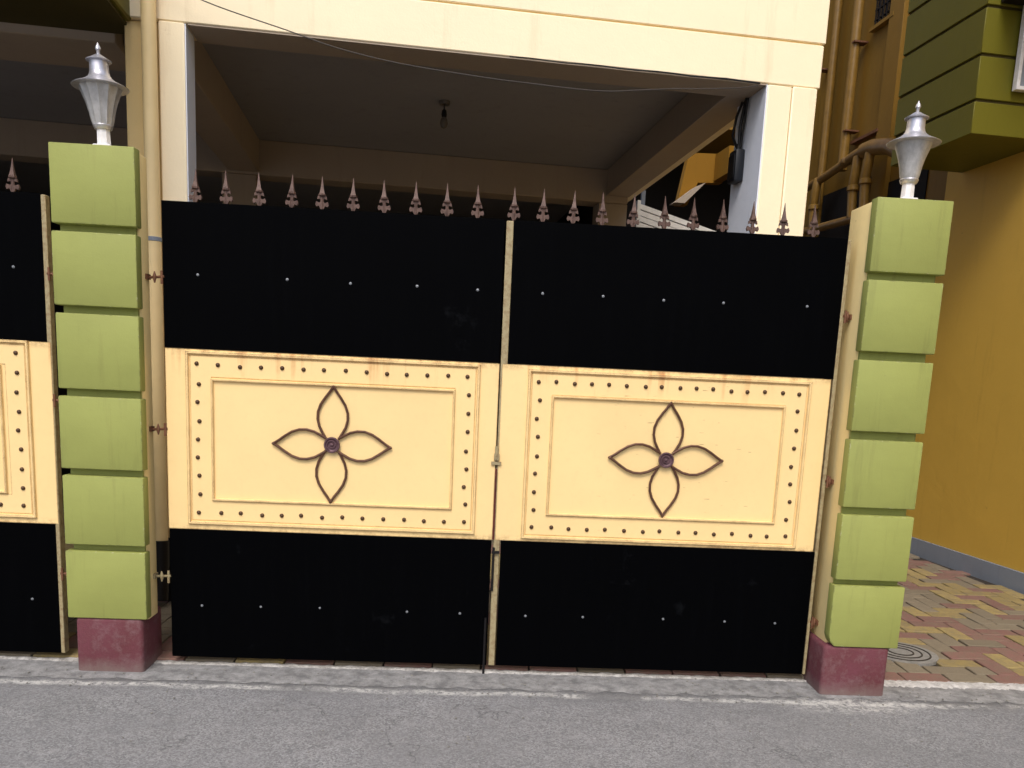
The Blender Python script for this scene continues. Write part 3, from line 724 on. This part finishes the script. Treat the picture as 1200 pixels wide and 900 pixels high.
# ------------------------------------------------------------------ mustard neighbour house on the right
N = Thing('mustard_house', (4.9, 6.5, 0), 'mustard yellow house with olive green banded balcony at right', 'house', frame=BF)
XW = 4.89
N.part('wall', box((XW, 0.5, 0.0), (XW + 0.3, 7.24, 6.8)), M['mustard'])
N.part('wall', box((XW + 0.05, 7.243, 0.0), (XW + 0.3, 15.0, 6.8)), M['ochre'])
N.part('skirting', box((XW - 0.022, 0.5, 0.0), (XW - 0.001, 7.24, 0.165), 0.004), M['skirt'])
N.part('pilaster', box((XW - 0.01, 8.24, 3.2), (XW + 0.048, 8.50, 6.8), 0.004), M['ochre'])
N.part('pilaster', box((XW - 0.01, 9.62, 3.2), (XW + 0.048, 9.80, 6.8), 0.004), M['ochre'])
# banded balcony
BX, BY = 4.2, 6.0
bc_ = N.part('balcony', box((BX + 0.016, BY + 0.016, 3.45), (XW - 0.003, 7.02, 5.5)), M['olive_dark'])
zs = [3.44, 3.675, 3.99, 4.32, 4.65, 4.98, 5.4]
for a, b in zip(zs, zs[1:]):
    N.part('balcony_band', box((BX, BY, a + (0.011 if a > 3.5 else 0)), (XW - 0.004, 7.03, b - 0.011), 0.004), M['olive'], bc_)
N.part('upper_slab', box((BX + 0.10, BY - 0.55, 4.34), (XW - 0.004, BY - 0.01, 4.44), 0.004), M['dark_wall'])
# bathroom window high on the wall
wn = N.part('window', box((XW + 0.03, 8.46, 5.30), (XW + 0.046, 8.84, 5.95)), M['windowdark'])
bm = bmesh.new()
for k in range(5): bm_box(bm, (XW + 0.012, 8.52 + k * 0.07, 5.30), (XW + 0.02, 8.532 + k * 0.07, 5.95))
for k in range(6): bm_box(bm, (XW + 0.021, 8.46, 5.36 + k * 0.1), (XW + 0.028, 8.84, 5.372 + k * 0.1))
N.part('window_grille', bm, M['blackmetal'], wn)
N.part('window_sill', box((XW - 0.015, 8.42, 5.26), (XW + 0.045, 8.86, 5.296)), M['ochre'], wn)
N.part('ledge_shadow_line', box((XW - 0.02, 8.47, 4.17), (XW + 0.045, 9.0, 4.20)), M['rust'])  # rust-brown colour draws the shadow line along this edge
N.part('recess_shade_sheet', box((XW + 0.036, 7.6, 1.2), (XW + 0.047, 8.48, 3.62)), M['dark_wall'])  # flat sheets; the darkness of a recess is put into their colour
N.part('recess_shade_sheet', box((XW + 0.03, 8.52, 1.2), (XW + 0.0475, 9.6, 3.75)), M['dark_wall'])
# pipework
def vpipe(name, y, z0, z1, r, m, x=4.82): return N.part(name, tube(bmesh.new(), [(x, y, z0), (x, y, z1)], r, 12), m)
vpipe('soil_pipe', 9.02, 3.9, 6.8, 0.055, M['ochrepipe'])
vpipe('soil_pipe', 9.52, 3.4, 6.8, 0.045, M['ochrepipe'], 4.84)
for (y, z) in ((8.93, 5.2), (9.62, 5.15), (8.93, 4.3)):
    N.part('pipe_clamp', box((4.77, y - 0.05 + 0.06, z - 0.008), (4.93, y + 0.05 + 0.06, z + 0.008)), M['rust'])
bm = tube(bmesh.new(), [(4.75, 9.75, 3.84), (4.75, 9.25, 3.88), (4.75, 8.86, 3.93)], 0.045, 14)
N.part('waste_pipe', bm, M['brass'])
bm = tube(bmesh.new(), [(4.75, 8.88, 3.93), (4.75, 8.62, 3.965), (4.75, 8.45, 3.97)], 0.052, 14)
lathe(bm, [(0.058, -0.03), (0.066, -0.02), (0.066, 0.02), (0.058, 0.03)], 14, (4.75, 8.80, 3.94))
N.part('pipe_coupling', bm, M['brass'])
bm = tube(bmesh.new(), [(4.75, 8.47, 3.965), (4.75, 8.30, 3.96), (4.76, 8.02, 3.90), (4.80, 7.86, 3.80)], 0.078, 14)
N.part('pipe_elbow', bm, M['brass'])
N.part('waste_pipe', tube(bmesh.new(), [(4.75, 9.75, 3.345), (4.75, 8.4, 3.30), (4.75, 7.8, 3.27)], 0.045, 14), M['brass'])
for (y, z) in ((8.35, 3.66), (8.58, 3.64), (9.42, 3.60)):
    bm = tube(bmesh.new(), [(4.75, y, z - 0.32), (4.75, y + 0.03, z - 0.10), (4.74, y + 0.02, z + 0.04), (4.72, y - 0.04, z + 0.16), (4.74, y - 0.02, z + 0.28)], 0.05, 12)
    lathe(bm, [(0.05, -0.03), (0.064, -0.02), (0.064, 0.02), (0.05, 0.03)], 12, (4.745, y + 0.02, z - 0.02))
    N.part('trap_pipe', bm, M['ochrepipe'])
# rear wing of the neighbour seen through the garage, plus an added light blocker
N.part('rear_wing', box((3.2, 12.2, 0.0), (4.88, 12.4, 6.8)), M['dark_wall'])
N.part('gap_sky_blocker', box((2.60, 10.8, 4.75), (4.88, 12.19, 6.8)), M['ochre'])  # block added over the gap to keep sky light off the fascia
N.part('yellow_fascia', prism(bmesh.new(), [(3.56, 4.345), (4.02, 4.365), (4.02, 4.02), (3.70, 4.0), (3.58, 3.72), (3.45, 3.72)], 10.5, 10.62), M['ochre_bright'])
N.part('yellow_fascia', box((3.90, 10.05, 4.03), (4.02, 10.49, 4.345)), M['ochre_bright'])
N.part('stair_soffit', prism(bmesh.new(), [(3.73, 3.96), (3.60, 3.90), (3.35, 3.70), (3.48, 3.70)], 10.3, 10.49), M['beam_in'])
# unidentified white object at the right edge of the frame, built as a panel
wp = Thing('white_panel', (4.70, 5.9, 3.79), 'white framed shutter corner at the upper right edge, beside the olive balcony', 'fitting', frame=BF)
wp.part('panel', box((4.49, 5.955, 3.77), (4.85, 5.975, 4.6), 0.003), M['skirt'])
wp.part('frame', frame_bm(4.474, 4.87, 3.752, 4.62, 0.028, 5.935, 5.98), M['white'])

# white slatted stair screen seen through the garage side
S = Thing('slatted_screen', (2.85, 9.0, 2.9), 'white sloping slatted screen seen through the garage, behind the gate spikes', 'screen', frame=BF)
for k in range(7):
    z = 3.345 - k * 0.062
    bm = prism(bmesh.new(), [(2.51, z + 0.03), (3.45, z + 0.03 - 0.24), (3.45, z - 0.022 - 0.24), (2.51, z - 0.022)], 8.95 + (k % 2) * 0.006, 8.99)
    S.part('slat', bm, M['paleroof'])
S.part('post', box((2.50, 8.93, 2.4), (2.535, 8.99, 3.40)), M['paleroof'])
S.part('post', box((2.56, 9.0, 2.3), (2.60, 9.04, 3.52)), M['skirt'])
S.part('backing', prism(bmesh.new(), [(2.54, 3.345), (3.44, 3.11), (3.44, 2.2), (2.54, 2.6)], 8.998, 9.01), M['skirt'])
